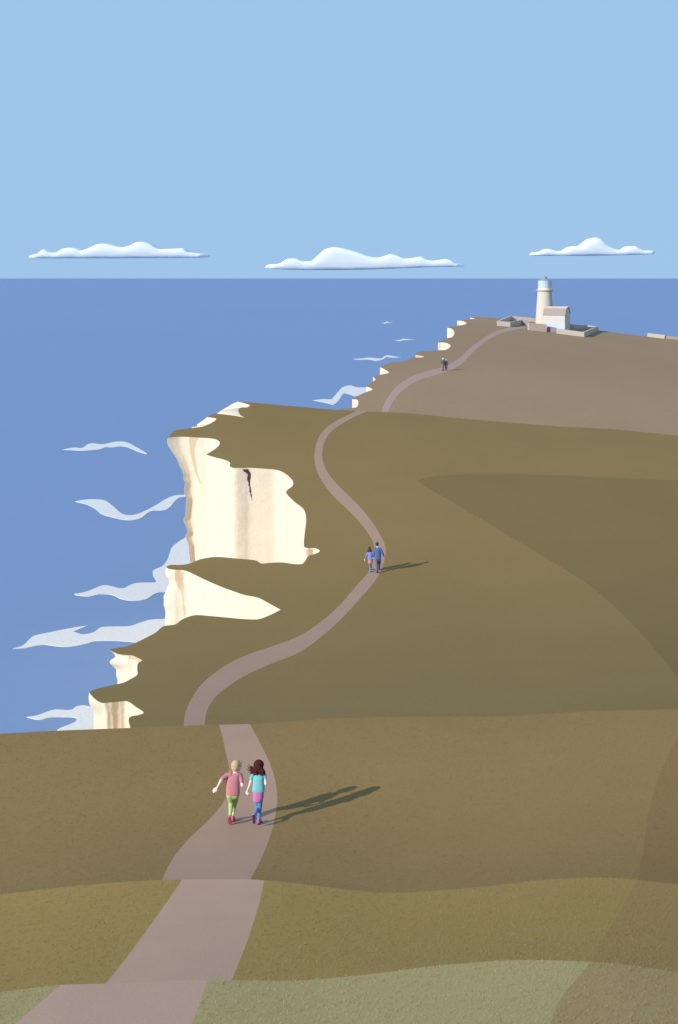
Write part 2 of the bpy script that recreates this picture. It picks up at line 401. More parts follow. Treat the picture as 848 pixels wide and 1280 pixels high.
tag(cliffC, 'white chalk cliff behind and below the near brown hill', 'cliff', kind='structure')

def bvh_of(objs):
    V = []; Fc = []
    for o in objs:
        b = len(V); V += [v.co.copy() for v in o.data.vertices]; Fc += [[b+i for i in p.vertices] for p in o.data.polygons]
    return BVHTree.FromPolygons(V, Fc)
def ray(px, py): return Vector(((px-CX)/F, 1., -(py-HY)/F))
def stain(o, bvh, pts, mi, step=.3):
    poly = [p[:2] for p in catmull(pts + [pts[0]], 1.)[:-1]]
    x0, x1 = min(p[0] for p in poly), max(p[0] for p in poly); y0, y1 = min(p[1] for p in poly), max(p[1] for p in poly)
    y = y0
    while y < y1:
        x = x0
        while x < x1:
            if inside(poly, x, y):
                h = bvh.ray_cast(Vector((0, 0, 0)), ray(x, y).normalized())
                if h[0] is not None: o.data.polygons[h[2]].material_index = mi
            x += step
        y += step
bD = bvh_of([cliffD]); bE = bvh_of([cliffE])
Z3 = ((190,480), 3.687)
stain(cliffD, bD, zo(*Z3, [(173,249,'c'),(212,251,'c'),(201,275),(195,310),(200,350),(212,410),(227,459,'c'),(221,458,'c'),(200,400),(185,345),(176,300)]), 1)
stain(cliffD, bD, zo((200,700), 14.133, [(268,185,'c'),(438,212,'c'),(412,290),(412,400),(432,500),(425,740),(452,850),(446,1000,'c'),(428,1000,'c'),(410,850),(405,740),(385,560),(330,460),(285,380),(268,300)]), 1)
stain(cliffD, bD, zo((100,800), 8.48, [(520,172,'c'),(570,176),(640,200),(663,214,'c'),(635,232),(600,215),(560,200),(530,190)]), 1)
stain(cliffD, bD, zo((100,800), 8.48, [(345,672,'c'),(412,667,'c'),(405,710),(388,760),(395,830),(388,945,'c'),(360,945,'c'),(355,840),(350,790),(328,750),(335,720),(362,690)]), 1)
stain(cliffD, bD, zo(*Z3, [(711,762,'c'),(740,764,'c'),(741,782),(716,795,'c')]), 1)
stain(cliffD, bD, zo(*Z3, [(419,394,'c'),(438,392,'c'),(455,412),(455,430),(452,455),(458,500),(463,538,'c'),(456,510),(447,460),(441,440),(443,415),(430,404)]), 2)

stain(cliffE, bE, [(515,443),(531,443),(531,448.5),(515,448.5)], 1)

# ------------------------------------------------------------------ sea, surf, clouds, sky
def sea_mat():
    m = material('sea_water', adj((118,152,205), (125.5,161.5,218.5), (121,154,206)), rough=.75, spec=.06, var=.012, scale=.004, bump=.0)
    n = m.node_tree.nodes; L = m.node_tree.links; b = n['Principled BSDF']
    nz = n.new('ShaderNodeTexNoise'); nz.inputs['Scale'].default_value = .35; nz.inputs['Detail'].default_value = 4
    tc = n.new('ShaderNodeTexCoord'); mp = n.new('ShaderNodeMapping'); mp.inputs['Scale'].default_value = (.35, 1, 1)
    L.new(tc.outputs['Object'], mp.inputs['Vector']); L.new(mp.outputs['Vector'], nz.inputs['Vector'])
    bp = n.new('ShaderNodeBump'); bp.inputs['Strength'].default_value = .06; bp.inputs['Distance'].default_value = 1.
    L.new(nz.outputs['Fac'], bp.inputs['Height']); L.new(bp.outputs['Normal'], b.inputs['Normal'])
    return m
R = 400000.
ring = [[(0, 0)]]
V = [(0, 150, SEA)]; Fc = []
rad = [60, 200, 600, 2000, 8000, 30000, 120000, R]; NS = 64
for r_ in rad:
    for i in range(NS): V.append((r_*math.cos(2*math.pi*i/NS), 150+r_*math.sin(2*math.pi*i/NS), SEA))
for i in range(NS): Fc.append((0, 1+i, 1+(i+1) % NS))
for k in range(len(rad)-1):
    for i in range(NS):
        a = 1+k*NS; j = (i+1) % NS; Fc.append((a+i, a+NS+i, a+NS+j, a+j))
sea = mesh_obj('sea', V, Fc, sea_mat()); tag(sea, 'calm blue sea reaching to the horizon', 'sea', kind='structure')

foam_m = material('surf_foam', adj((208,220,233), (215,227,242), (211,223,236)), rough=.9, spec=.03, var=.015, scale=.08, bump=.1, bscale=2)
Q1 = ((60,540), 4.24); Q3 = ((80,540), 4.923); Q4 = ((0,770), 3.855); Q6 = ((380,390), 5.3)
FOAMS = [
 (zo(*Q1, [(78,93,'c'),(140,82),(180,84),(225,60),(290,64),(370,50),(420,55),(470,80),(525,112,'c'),(522,117,'c'),(480,104),(410,77),(350,80),(310,80),(270,92),(190,98),(120,95)]), 'thin arched surf streak left of the highest cliff edge'),
 (zo(*Q1, [(145,368,'c'),(180,360),(240,356),(300,362),(340,388),(390,430),(430,440),(480,432),(560,395),(620,358),(670,337),(735,332,'c'),(760,340,'c'),(700,347),(670,370),(650,395),(620,413),(560,416),(530,428),(500,452),(470,463),(430,466),(380,460),(290,436),(250,405),(205,383)]), 'sagging wave shaped surf streak reaching the biggest cliff'),
 (zo(*Q3, [(755,644,'c'),(700,680),(665,710),(650,750),(635,790),(605,825),(560,845),(547,858),(552,885),(567,912),(560,925),(500,926),(440,930),(400,945),(370,960),(330,958),(280,945),(240,943),(200,957),(150,978),(100,990),(64,995,'c'),(80,1003),(140,1010),(180,1007),(220,998),(270,997),(310,1005),(350,1025),(400,1035),(450,1036),(500,1030),(530,1015),(560,995),(600,985),(660,984),(790,984,'c'),(790,644,'c')]), 'broad surf patch at the foot of the biggest cliff'),
 (zo(*Q4, [(62,156,'c'),(110,142),(145,110),(170,93),(250,76),(340,58),(425,45,'c'),(355,74,'c'),(400,88),(450,78),(480,58),(500,52),(560,50),(625,48),(680,30),(730,17),(800,14,'c'),(820,60,'c'),(700,122),(620,122),(560,118),(470,120),(420,132),(370,143),(310,147),(250,141),(220,137),(180,142),(130,152)]), 'long forked surf streak below the wedge shaped cliff'),
 (zo(*Q4, [(130,486,'c'),(180,478),(230,460),(270,450),(340,452),(370,435),(405,430),(440,437),(500,450,'c'),(500,575,'c'),(265,575,'c'),(280,545),(320,528),(365,508),(368,492),(355,487),(300,485),(250,487),(205,497),(170,496)]), 'surf patch at the foot of the nearest cliff'),
 (zo(*Q6, [(60,585,'c'),(120,577),(180,577),(200,560),(230,525),(260,497),(310,486),(350,498),(430,500,'c'),(430,545,'c'),(345,557),(310,548),(270,538),(250,555),(235,580),(200,612),(160,605),(110,595)]), 'humped surf streak below the small distant cliffs'),
 (zo(*Q6, [(325,311,'c'),(380,308),(430,302),(510,308),(530,295),(555,286),(590,292),(645,300,'c'),(590,302),(550,298),(520,315),(480,323),(430,315),(370,316)]), 'slim far surf line beside the distant headland'),
 (zo(*Q6, [(602,187,'c'),(640,184),(660,177),(700,181),(738,182,'c'),(700,186),(660,186),(640,193)]), 'tiny surf line second from the farthest'),
 (zo(*Q6, [(508,67,'c'),(530,72),(548,63),(570,68),(595,65,'c'),(570,72),(550,72),(538,78)]), 'tiniest and farthest surf line on the open sea')]
for pts, lab in FOAMS:
    poly = catmull(pts + [pts[0]], 1.2)[:-1]
    Vp = [Vector(p) for p in poly]; n = len(Vp); E = [(i, (i+1) % n) for i in range(n)]
    xs_ = [p[0] for p in poly]; ys_ = [p[1] for p in poly]; st = 2.5
    y = min(ys_)+.4
    while y < max(ys_):
        x = min(xs_)+.3
        while x < max(xs_):
            if inside(poly, x, y): Vp.append(Vector((x, y)))
            x += st
        y += st*.6
    r = delaunay_2d_cdt(Vp, E, [list(range(n))], 1, 1e-5)
    m = len(r[0]); vs = []
    bd = [Vector(p) for p in poly]
    for v in r[0]:
        d = min((v-b).length for b in bd)
        Y = -(SEA+.05)*F/(v[1]-HY); h = .03
        vs.append(Vector(((v[0]-CX)/F*Y, Y, SEA+.02+h)))
    lo = [Vector((v.x, v.y, SEA-.2)) for v in vs[:]]
    fs = []; cnt = {}
    for f in r[2]:
        a = vs[f[0]]; f = list(f) if (vs[f[1]]-a).cross(vs[f[2]]-a).z > 0 else list(f)[::-1]
        fs.append(f)
        for i in range(3): cnt[(f[i], f[(i+1) % 3])] = 1
    tot = vs + lo
    for (a, b) in list(cnt):
        if (b, a) not in cnt: fs.append([b, a, a+m, b+m])
    o = mesh_obj('surf_foam', tot, fs, foam_m, smooth=False); tag(o, lab, 'surf', 'streaks of white surf on the sea')

cloud_m = material('cloud_white', alb((208,217,226), (1.0,1.03,1.08)), rough=1, spec=0, var=.01, scale=.002)
cb = cloud_m.node_tree.nodes['Principled BSDF']; cb.inputs['Subsurface Weight'].default_value = 1; cb.inputs['Subsurface Radius'].default_value = (1, 1, 1); cb.inputs['Subsurface Scale'].default_value = 700
Q7 = ((20,290), 3.2615); Q8 = ((320,290), 3.0286); Q9 = ((650,285), 4.2828)
CL = [
 (zo(*Q7, [(56,101),(70,95),(100,90),(112,80),(125,72),(150,83),(170,86),(185,80),(205,68),(230,65),(255,68),(275,76),(310,65),(345,50),(370,48),(400,55),(440,63),(470,57),(500,43),(520,40),(550,48),(600,71),(640,69),(685,67),(710,82),(750,88),(785,91),(794,97)]),
  zo(*Q7, [(56,101),(62,105),(120,107),(350,107),(700,105),(785,102),(794,97)]), 'leftmost low flat cloud with four humps above the horizon'),
 (zo(*Q8, [(33,134),(50,124),(90,120),(108,110),(125,101),(150,101),(180,111),(205,111),(235,90),(265,65),(295,58),(330,62),(380,76),(430,93),(460,97),(485,91),(510,84),(535,90),(565,101),(595,98),(620,94),(645,105),(670,109),(695,105),(715,103),(735,108),(750,119),(780,122),(791,127)]),
  zo(*Q8, [(33,134),(60,139),(150,143),(300,144),(450,141),(700,132),(780,131),(791,127)]), 'longest low cloud, nearest the horizon, with one tall hump'),
 (zo(*Q9, [(52,143),(70,131),(100,128),(140,113),(170,120),(200,125),(230,120),(260,102),(280,98),(310,97),(340,80),(370,58),(395,52),(420,60),(450,88),(480,107),(510,117),(545,115),(575,98),(600,98),(625,110),(650,121),(690,122),(715,128),(722,134)]),
  zo(*Q9, [(52,143),(60,146),(100,149),(350,149),(600,144),(710,140),(722,134)]), 'smallest low cloud, to the upper right of the lighthouse')]
for ci, (tp, bt, lab) in enumerate(CL):
    D = 70000. + 4000*ci
    ft = pch(tp); fb = pch(bt); x0 = tp[0][0]; x1 = tp[-1][0]; N = 150; M = 20
    V = []; Fc = []
    for i in range(N+1):
        u = i/N; x = x0+(x1-x0)*(u - math.sin(2*math.pi*u)/(2*math.pi)*.35)
        t, b = ft(x), fb(x)
        if i in (0, N): t = b = (t+b)/2
        zc = -((t+b)/2-HY)/F*D; hh = (b-t)/2/F*D
        X = (x-CX)/F*D; dep = 30 + 900*min(1., 14*min(u, 1-u))**.5
        for j in range(M):
            a = 2*math.pi*j/M; sa, ca = math.sin(a), math.cos(a)
            cz = math.copysign(abs(sa)**.3, sa); yy = -math.copysign(abs(ca)**.3, ca)*dep
            nn = noise.noise(Vector((X*.001, yy*.0013, ci*9.)))*hh*.08*abs(ca)
            V.append((X, D+yy, zc+cz*hh+nn))
    for i in range(N):
        for j in range(M):
            a = i*M+j; b2 = i*M+(j+1) % M; Fc.append((a, b2, b2+M, a+M))
    o = mesh_obj('cloud', V, Fc, cloud_m); tag(o, lab, 'cloud', 'low clouds over the sea')

az = math.atan2(.78, .63)                                # shadows fall to the right and away
EL = math.radians(22.8)
w = bpy.data.worlds.new('World'); S.world = w; w.use_nodes = True
nt = w.node_tree; nt.nodes.clear()
out = nt.nodes.new('ShaderNodeOutputWorld')
sky = nt.nodes.new('ShaderNodeTexSky'); sky.sky_type = 'NISHITA'; sky.sun_disc = False
sky.sun_elevation = EL; sky.sun_rotation = math.radians(180)+az; sky.air_density = 1.0; sky.dust_density = .3; sky.ozone_density = 2.
b1 = nt.nodes.new('ShaderNodeBackground'); b1.inputs['Strength'].default_value = .08
nt.links.new(sky.outputs['Color'], b1.inputs['Color'])
b2 = nt.nodes.new('ShaderNodeBackground'); b2.inputs['Color'].default_value = lin((158,198,235)) + (1,)
mx = nt.nodes.new('ShaderNodeMixShader'); mx.inputs['Fac'].default_value = .97
nt.links.new(b1.outputs[0], mx.inputs[1]); nt.links.new(b2.outputs[0], mx.inputs[2]); nt.links.new(mx.outputs[0], out.inputs['Surface'])
sl = bpy.data.lights.new('sun', 'SUN'); sl.energy = 5.; sl.angle = math.radians(.5); sl.color = (1, .95, .86)
so = link(bpy.data.objects.new('sun', sl))
dirv = Vector((.78, .63, -math.tan(EL))).normalized()
so.rotation_euler = dirv.to_track_quat('-Z', 'Y').to_euler()

cam = bpy.data.cameras.new('camera'); co = link(bpy.data.objects.new('camera', cam)); S.camera = co
co.rotation_euler = (math.radians(90), 0, 0)
cam.sensor_fit = 'VERTICAL'; cam.sensor_height = 36.; cam.lens = 36*F/1280; cam.shift_y = -(640-HY)/1280
cam.clip_start = .1; cam.clip_end = 1e6
S.view_settings.view_transform = 'Standard'; S.view_settings.look = 'None'; S.view_settings.exposure = 0; S.view_settings.gamma = 1
S.view_settings.use_curve_mapping = False
# ------------------------------------------------------------------ lighthouse and its walls
def wallm(name, c, k=K_WALL, **kw): return material(name, alb(c, k), rough=.9, spec=.08, var=kw.get('var', .04), scale=kw.get('scale', 1.2), bump=.1, bscale=8., fine=(6., .04))
m_tower = wallm('tower_stone', (230,220,206), (1.45,1.45,1.42)); m_ring = wallm('gallery_stone', (224,200,176)); m_band = wallm('white_paint', (238,232,234), (1.3,1.3,1.25))
m_lant = material('lantern_glass', alb((188,208,218), K_WALL), rough=.25, spec=.4, var=.02, scale=1.); m_dome = wallm('lantern_lead', (140,158,172))
m_house = wallm('house_render', (228,224,217), (1.42,1.42,1.38)); m_base = wallm('house_plinth', (217,227,236), (1.42,1.42,1.38)); m_slate = wallm('roof_slate', (178,162,158), (1.35,1.35,1.35)); m_flat = wallm('roof_lead_flat', (214,205,192), K_GROUND)
m_wall = wallm('garden_stone', (212,198,184), (1.25,1.25,1.22)); m_wallp = wallm('garden_stone_pink', (200,180,168), (1.25,1.25,1.22)); m_wall_shade = wallm('garden_stone_shade', (162,148,154), (1.25,1.25,1.22))  # the grey variant is garden stone with shade put into its colour
m_bar = wallm('glazing_bar', (150,165,175)); m_gl = material('window_glass', (.05,.06,.08,1), rough=.1, spec=.5, var=.05)

def lathe(name, prof, mat, parent, n=40, caps=True):
    V = [(r*math.cos(2*math.pi*i/n), r*math.sin(2*math.pi*i/n), z) for r, z in prof for i in range(n)]
    Fc = [(k*n+i, k*n+(i+1) % n, (k+1)*n+(i+1) % n, (k+1)*n+i) for k in range(len(prof)-1) for i in range(n)]
    if caps: Fc += [list(range(n))[::-1], [(len(prof)-1)*n+i for i in range(n)]]
    o = mesh_obj(name, V, Fc, mat, parent)
    o.data.set_sharp_from_angle(angle=math.radians(35))
    return o
tY = Yscr('E', 681, 405.6); px2m = tY/F
base = P(681.0, tY)
lh = empty('lighthouse', base)
tag(lh, 'round pale stone lighthouse tower with a blue grey lantern on the far headland', 'lighthouse')
def hz(py): return (HY-py)/F*tY - base.z
top = hz(364.6)
lathe('tower', [(11.8*px2m, -.6), (11.5*px2m, 0), (10.4*px2m, top*.45), (9.3*px2m, top*.8), (8.8*px2m, top)], m_tower, lh)
g = lathe('gallery', [(8.8*px2m, top+.003), (9.2*px2m, top+.05), (11.0*px2m, hz(363.0)), (11.0*px2m, hz(362.4)), (8.9*px2m, hz(362.3))], m_ring, lh)
lathe('lantern_base', [(8.4*px2m, hz(362.29)), (8.4*px2m, hz(359.9))], m_band, lh)
ln = lathe('lantern', [(8.3*px2m, hz(359.88)), (8.3*px2m, hz(351.6)), (8.45*px2m, hz(351.5)), (8.45*px2m, hz(350.9))], m_lant, lh)
mb = []; 
V = []; Fc = []
for i in range(16):
    a = 2*math.pi*i/16; r0, r1 = 8.3*px2m, 8.42*px2m; w_ = .03
    t = Vector((-math.sin(a), math.cos(a), 0)); d = Vector((math.cos(a), math.sin(a), 0)); b0 = len(V)
    for zz in (hz(359.85), hz(351.65)):
        for rr, s_ in ((r0, -1), (r1, -1), (r1, 1), (r0, 1)): V.append(d*rr + t*w_*s_ + Vector((0, 0, zz)))
    Fc += [(b0+q, b0+(q+1) % 4, b0+4+(q+1) % 4, b0+4+q) for q in range(4)]
mesh_obj('glazing_bars', V, Fc, m_bar, ln, smooth=False)
dm = lathe('dome', [(8.6*px2m, hz(350.89)), (7.4*px2m, hz(350.2)), (5.*px2m, hz(349.1)), (3.1*px2m, hz(348.6))], m_dome, lh)
lathe('finial', [(2.9*px2m, hz(348.58)), (2.9*px2m, hz(346.0)), (2.0*px2m, hz(345.6)), (.6*px2m, hz(345.4))], m_dome, dm, 24)

# keeper's house: local frame turned so that its right gable shows
hY = Yscr('E', 706, 414.); hc = P(706.3, hY); q = hY/F
house = empty('house', hc); house.rotation_euler[2] = -math.radians(24)
tag(house, "keeper's house with cut off roof ends in front of the lighthouse tower", 'house')
Wd = 27.2*q; Dp = 4.6; gz = (HY-410.5)/F*hY - hc.z - 1.2
def hzz(py): return (HY-py)/F*hY - hc.z
e_, u_, r_ = hzz(394.1), hzz(386.2), hzz(384.0)
pr = [(0, gz), (0, e_), (.75, u_), (Dp-1.7, r_), (Dp, hzz(393.0)), (Dp, gz)]        # gable outline (depth, height)
V = [(x, y, z) for x in (-Wd, 0) for y, z in pr]
mesh_obj('wall', V, [(0,1,7,6), (4,5,11,10), (0,5,4,3,2,1), (6,7,8,9,10,11), (0,6,11,5)], m_house, house, smooth=False)
def slab(name, a, b, th, mat, parent, ov=.12):
    (y0, z0), (y1, z1) = a, b; n = Vector((0, -(z1-z0), (y1-y0))).normalized()*th; g0 = n*.04/th
    V = []
    for x in (-Wd-ov, ov):
        for y, z in (a, b): V.append(Vector((x, y, z))+g0)
        for y, z in (b, a): V.append(Vector((x, y, z))+g0+n)
    return mesh_obj(name, V, [(0,1,2,3), (7,6,5,4), (0,4,5,1), (1,5,6,2), (2,6,7,3), (3,7,4,0)], mat, parent, smooth=False)
slab('roof', (-.06, e_-.05), (.72, u_-.03), .06, m_slate, house)
slab('roof', (.78, u_+.02), (Dp-1.75, r_-.01), .06, m_flat, house)['label'] = 'pale almost level top of the roof'
slab('roof', (Dp-1.68, r_), (Dp+.06, hzz(393.3)), .06, m_slate, house)
V = [(x, y, z) for x in (-Wd-.03, .03) for y in (-.05, -.004) for z in (gz, hzz(404.4))]
mesh_obj('plinth', V, [(0,1,3,2), (4,6,7,5), (0,4,5,1), (2,3,7,6), (1,5,7,3), (0,2,6,4)], m_base, house, smooth=False)

def wall_run(name, pts, hts, mat, label=None, cat='wall', th=.4, parent=None, group=None, close=False):
    """stone wall standing on the hill through base points given in the view"""
    B = [G('E', x, y) for x, y in pts]; n = len(B)
    V = []; Fc = []
    for i, p in enumerate(B):
        d0 = (B[i]-B[i-1]) if i else (B[1]-B[0]); d1 = (B[i+1]-B[i]) if i < n-1 else d0
        d0.z = d1.z = 0; d0.normalize(); d1.normalize(); t = (d0+d1).normalized(); nn = Vector((-t.y, t.x, 0))
        k = min(2.2, 1/max(.4, abs(t.dot(d1))))*th/2
        h = hts[i] if isinstance(hts, (list, tuple)) else hts
        H = h/F*p.y
        for s_, zz in ((0, -.5), (0, H), (2, H), (2, -.5)): V.append(p + nn*k*s_ + Vector((0, 0, zz)))
    for i in range(n-1):
        a = i*4
        for j in range(4): Fc.append((a+j, a+(j+1) % 4, a+4+(j+1) % 4, a+4+j))
    Fc += [(3,2,1,0), tuple((n-1)*4+j for j in range(4))]
    o = mesh_obj(name, V, Fc, mat, parent, smooth=False)
    bm = bmesh.new(); bm.from_mesh(o.data); bmesh.ops.recalc_face_normals(bm, faces=bm.faces); bm.to_mesh(o.data); bm.free()
    if label: tag(o, label, cat, group)
    return o
GW = 'low stone walls around the lighthouse'
wall_run('stone_wall', [(651.0,405.2),(636.2,408.3),(624.2,407.2),(639.2,399.9),(671,402.6)], [5.4,6,6,5,5], m_wall, 'low stone wall of the yard left of the lighthouse tower', group=GW)
wall_run('stone_wall', [(651.4,405.6),(663.2,407.6)], 5.6, m_wall_shade, 'short stone wall with shade in its grey colour, where the path reaches the lighthouse', group=GW)
wall_run('stone_wall', [(661.6,412.9),(683.6,415.0)], [9.2,9.6], m_wallp, 'tallest pinkish stone wall in front of the tower foot', th=.9, group=GW)
wall_run('stone_wall', [(684.2,414.6),(696.4,416.2)], [6.8,6.4], m_wall_shade, 'stone wall in the same shade grey, set back below the front of the house', group=GW)
wall_run('stone_wall', [(696.2,416.9),(730.5,421.3),(748.2,413.4),(733.2,410.6),(717.4,410.9),(709.5,409.4)], [6.4,6.2,5.2,4.6,5,5], m_wall, 'low stone wall of the yard right of the house', group=GW)
GF = 'low walls at the right edge of the far headland'
wall_run('stone_wall', [(809.6,420.8),(831.2,423.4)], [4.5,4.6], m_wall, 'short pale wall on the far ridge, left of its pinker neighbour', group=GF)
wall_run('stone_wall', [(831.8,423.3),(862,425.2)], [3.5,3.7], m_wallp, 'pinkish low wall running off the right edge of the far ridge', group=GF)
# ------------------------------------------------------------------ people
def sph(p, r, sc=(1, 1, 1), n=14):
    V = []; Fc = []; p = Vector(p); m = n//2
    V.append(p+Vector((0, 0, r*sc[2])))
    for k in range(1, m):
        a = math.pi*k/m
        for i in range(n):
            b = 2*math.pi*i/n; V.append(p+Vector((r*sc[0]*math.sin(a)*math.cos(b), r*sc[1]*math.sin(a)*math.sin(b), r*sc[2]*math.cos(a))))
    V.append(p-Vector((0, 0, r*sc[2])))
    for i in range(n): Fc.append((0, 1+i, 1+(i+1) % n))
    for k in range(m-2):
        for i in range(n):
            a = 1+k*n+i; b = 1+k*n+(i+1) % n; Fc.append((a, a+n, b+n, b))
    e = 1+(m-2)*n
    for i in range(n): Fc.append((e+i, len(V)-1, e+(i+1) % n))
    return V, Fc
def cap(p0, r0, p1, r1, n=12, sq=1.):
    """tapered limb with rounded ends"""
    p0 = Vector(p0); p1 = Vector(p1); d = p1-p0; L = d.length
    if L < 1e-5: return sph(p0, r0)
    d.normalize(); q = d.to_track_quat('Z', 'Y').to_matrix(); V = []; rg = []
    for k in range(4):
        a = math.pi/2*(k/4); rg.append((-r0*math.cos(a), r0*math.sin(a)))
    rg += [(0, r0), (L, r1)]
    for k in range(1, 5):
        a = math.pi/2*(k/4); rg.append((L+r1*math.sin(a), r1*math.cos(a)))
    rg[0] = (-r0, r0*.05); rg[-1] = (L+r1, r1*.05)
    for z, r in rg:
        for i in range(n):
            b = 2*math.pi*i/n; V.append(p0 + q @ Vector((r*math.cos(b), r*math.sin(b)*sq, z)))
    m = len(rg); Fc = [(k*n+i, k*n+(i+1) % n, (k+1)*n+(i+1) % n, (k+1)*n+i) for k in range(m-1) for i in range(n)]
    Fc += [tuple(range(n))[::-1], tuple((m-1)*n+i for i in range(n))]
    return V, Fc
def loft(rings, n=20):
    """rings: (centre, rx, ry) stacked bottom to top, closed"""
    V = []
    for c, rx, ry in rings:
        for i in range(n):
            b = 2*math.pi*i/n; cb, sb = math.cos(b), math.sin(b)
            V.append(Vector(c)+Vector((rx*math.copysign(abs(cb)**.85, cb), ry*math.copysign(abs(sb)**.85, sb), 0)))
    m = len(rings); Fc = [(k*n+i, k*n+(i+1) % n, (k+1)*n+(i+1) % n, (k+1)*n+i) for k in range(m-1) for i in range(n)]
    Fc += [tuple(range(n))[::-1], tuple((m-1)*n+i for i in range(n))]
    return V, Fc
def blob(name, shapes, mat, parent, voxel=.007, smooth=3):
    """one continuous skin grown over the overlapping volumes"""
    V = []; Fc = []
    for v, f in shapes:
        b = len(V); V += v; Fc += [tuple(b+i for i in q) for q in f]
    me = bpy.data.meshes.new('tmp'); me.from_pydata([tuple(v) for v in V], [], Fc)
    t = bpy.data.objects.new('tmp', me); COL.objects.link(t)
    r = t.modifiers.new('r', 'REMESH'); r.mode = 'VOXEL'; r.voxel_size = voxel
    s = t.modifiers.new('s', 'SMOOTH'); s.factor = .5; s.iterations = smooth
    dg = bpy.context.evaluated_depsgraph_get(); dg.update()
    out = bpy.data.meshes.new_from_object(t.evaluated_get(dg))
    bpy.data.objects.remove(t); bpy.data.meshes.remove(me)
    out.name = name; out.materials.clear(); out.materials.append(mat)
    out.polygons.foreach_set('use_smooth', [True]*len(out.polygons))
    return link(bpy.data.objects.new(name, out), parent)
def hand(wrist, d, nrm, L, side):
    """palm, four fingers of different length curled towards the palm, thumb from the palm's side"""
    d = Vector(d).normalized(); nrm = Vector(nrm); nrm = (nrm-d*nrm.dot(d)).normalized(); t = d.cross(nrm)*side
    w = Vector(wrist); out = [cap(w-d*L*.1, L*.15, w+d*L*.1, L*.16)]
    for i, (ln, cu) in enumerate([(.40, .25), (.46, .3), (.42, .35), (.33, .4)]):
        o = t*(L*.19*(1.5-i)/1.5*1.05)
        b = w + d*L*.15 + o*.7; k0 = w + d*L*.48 + o; k1 = k0 + (d+nrm*cu).normalized()*L*ln*.5; k2 = k1 + (d+nrm*cu*2.6).normalized()*L*ln*.5
        out += [cap(b, L*.115, k0, L*.095), cap(k0, L*.075, k1, L*.068), cap(k1, L*.068, k2, L*.055)]
    b = w + d*L*.12 + t*L*.12; k = b + (d*.7+t*.7+nrm*.2).normalized()*L*.28; k2 = k + (d*.95+t*.15+nrm*.3).normalized()*L*.22
    out += [cap(b, L*.11, k, L*.085), cap(k, L*.08, k2, L*.065)]
    return out
def head(c, H, f, up=(0, 0, 1)):
    """skull, jaw, nose, ears; returns shapes and a placing function (right, forward, up)"""
    f = Vector(f).normalized(); up = Vector(up); up = (up-f*up.dot(f)).normalized(); r = f.cross(up)
    c = Vector(c); W = lambda a, b, z: c + r*a*H + f*b*H + up*z*H
    def ell(p, s, rr):
        V, Fc = sph((0, 0, 0), 1, n=18); return [p + r*v.x*s[0]*H + f*v.y*s[1]*H + up*v.z*s[2]*H for v in V], Fc
    sh = [ell(W(0, -.03, .10), (.355, .43, .385), 1), ell(W(0, .10, -.18), (.27, .29, .29), 1), ell(W(0, .22, -.36), (.14, .14, .11), 1),
          cap(W(0, .40, .02), .035*H, W(0, .485, -.12), .058*H), cap(W(-.05, .43, -.135), .03*H, W(.05, .43, -.135), .03*H),
          cap(W(-.2, .32, .09), .055*H, W(.2, .32, .09), .055*H), cap(W(-.09, .37, -.265), .035*H, W(.09, .37, -.265), .035*H)]
    for s in (-1, 1): sh += [ell(W(.36*s, -.02, -.03), (.035, .08, .13), 1)]
    return sh, W, ell
def face_bits(W, ell, H, root, mats):
    for s in (-1, 1):
        mesh_obj('eye', *ell(W(.15*s, .372, 0.0), (.055, .03, .032), 1), mats['eye'], root)
    mesh_obj('mouth', *ell(W(0, .40, -.265), (.10, .03, .022), 1), mats['lip'], root)
def cloth(name, c, k=(1.2,1.22,1.22)): return material(name, alb(c, k), rough=.92, spec=.05, var=.03, scale=8., bump=.15, bscale=60., fine=(30., .04))
M = dict(eye=material('eye_dark', (.03,.02,.02,1), rough=.2, spec=.5), lip=material('lips', alb((205,140,130), K_WALL), var=.02))
skin = material('skin_fair', alb((238,208,202), (1.1,1.12,1.12)), rough=.6, spec=.2, var=.02, scale=6.)
skin2 = material('skin_tan', alb((225,180,165), K_WALL), rough=.6, spec=.2, var=.02, scale=6.)

def shoe(name, heel, toe, r, mat, solemat, root, voxel, up=(0, 0, 1), label=None):
    """upper and sole; 'up' points from the sole to the ankle"""
    h = Vector(heel); t = Vector(toe); up = Vector(up); d = (t-h).normalized(); up = (up-d*up.dot(d)).normalized()
    o = blob(name, [cap(h+up*r*.95, r*1.0, h+(t-h)*.35+up*r*.9, r*.95), cap(h+(t-h)*.3+up*r*.75, r*.95, t+up*r*.6, r*.8), cap(h+up*r*.9+d*r*.1, r*.95, h+up*r*1.9+d*r*.2, r*.85)], mat, root, voxel)
    if label: o['label'] = label
    s = d.cross(up); V = []
    outl = [(-.9, 0), (-.65, .6), (.15, .8), (.5, .68), (1.0, .95), (1.45, .85), (1.75, .35)]
    L = (t-h).length; pts = []
    for a, b in outl: pts.append((a, b))
    for a, b in outl[::-1]: pts.append((a, -b))
    pts = [p for p in pts if p != (-.9, 0)] + [(-.95, 0)]
    sc = (L+1.6*r)/2.7
    for zz in (-.34, .12):
        for a, b in pts: V.append(h + d*((a+.95)*sc-.85*r) + s*b*r*1.02 + up*zz*r)
    n = len(pts)
    mesh_obj('sole', V, [tuple(range(n)), tuple(range(n, 2*n))[::-1]] + [(i, (i+1) % n, n+(i+1) % n, n+i) for i in range(n)], solemat, o, smooth=False)
    return o

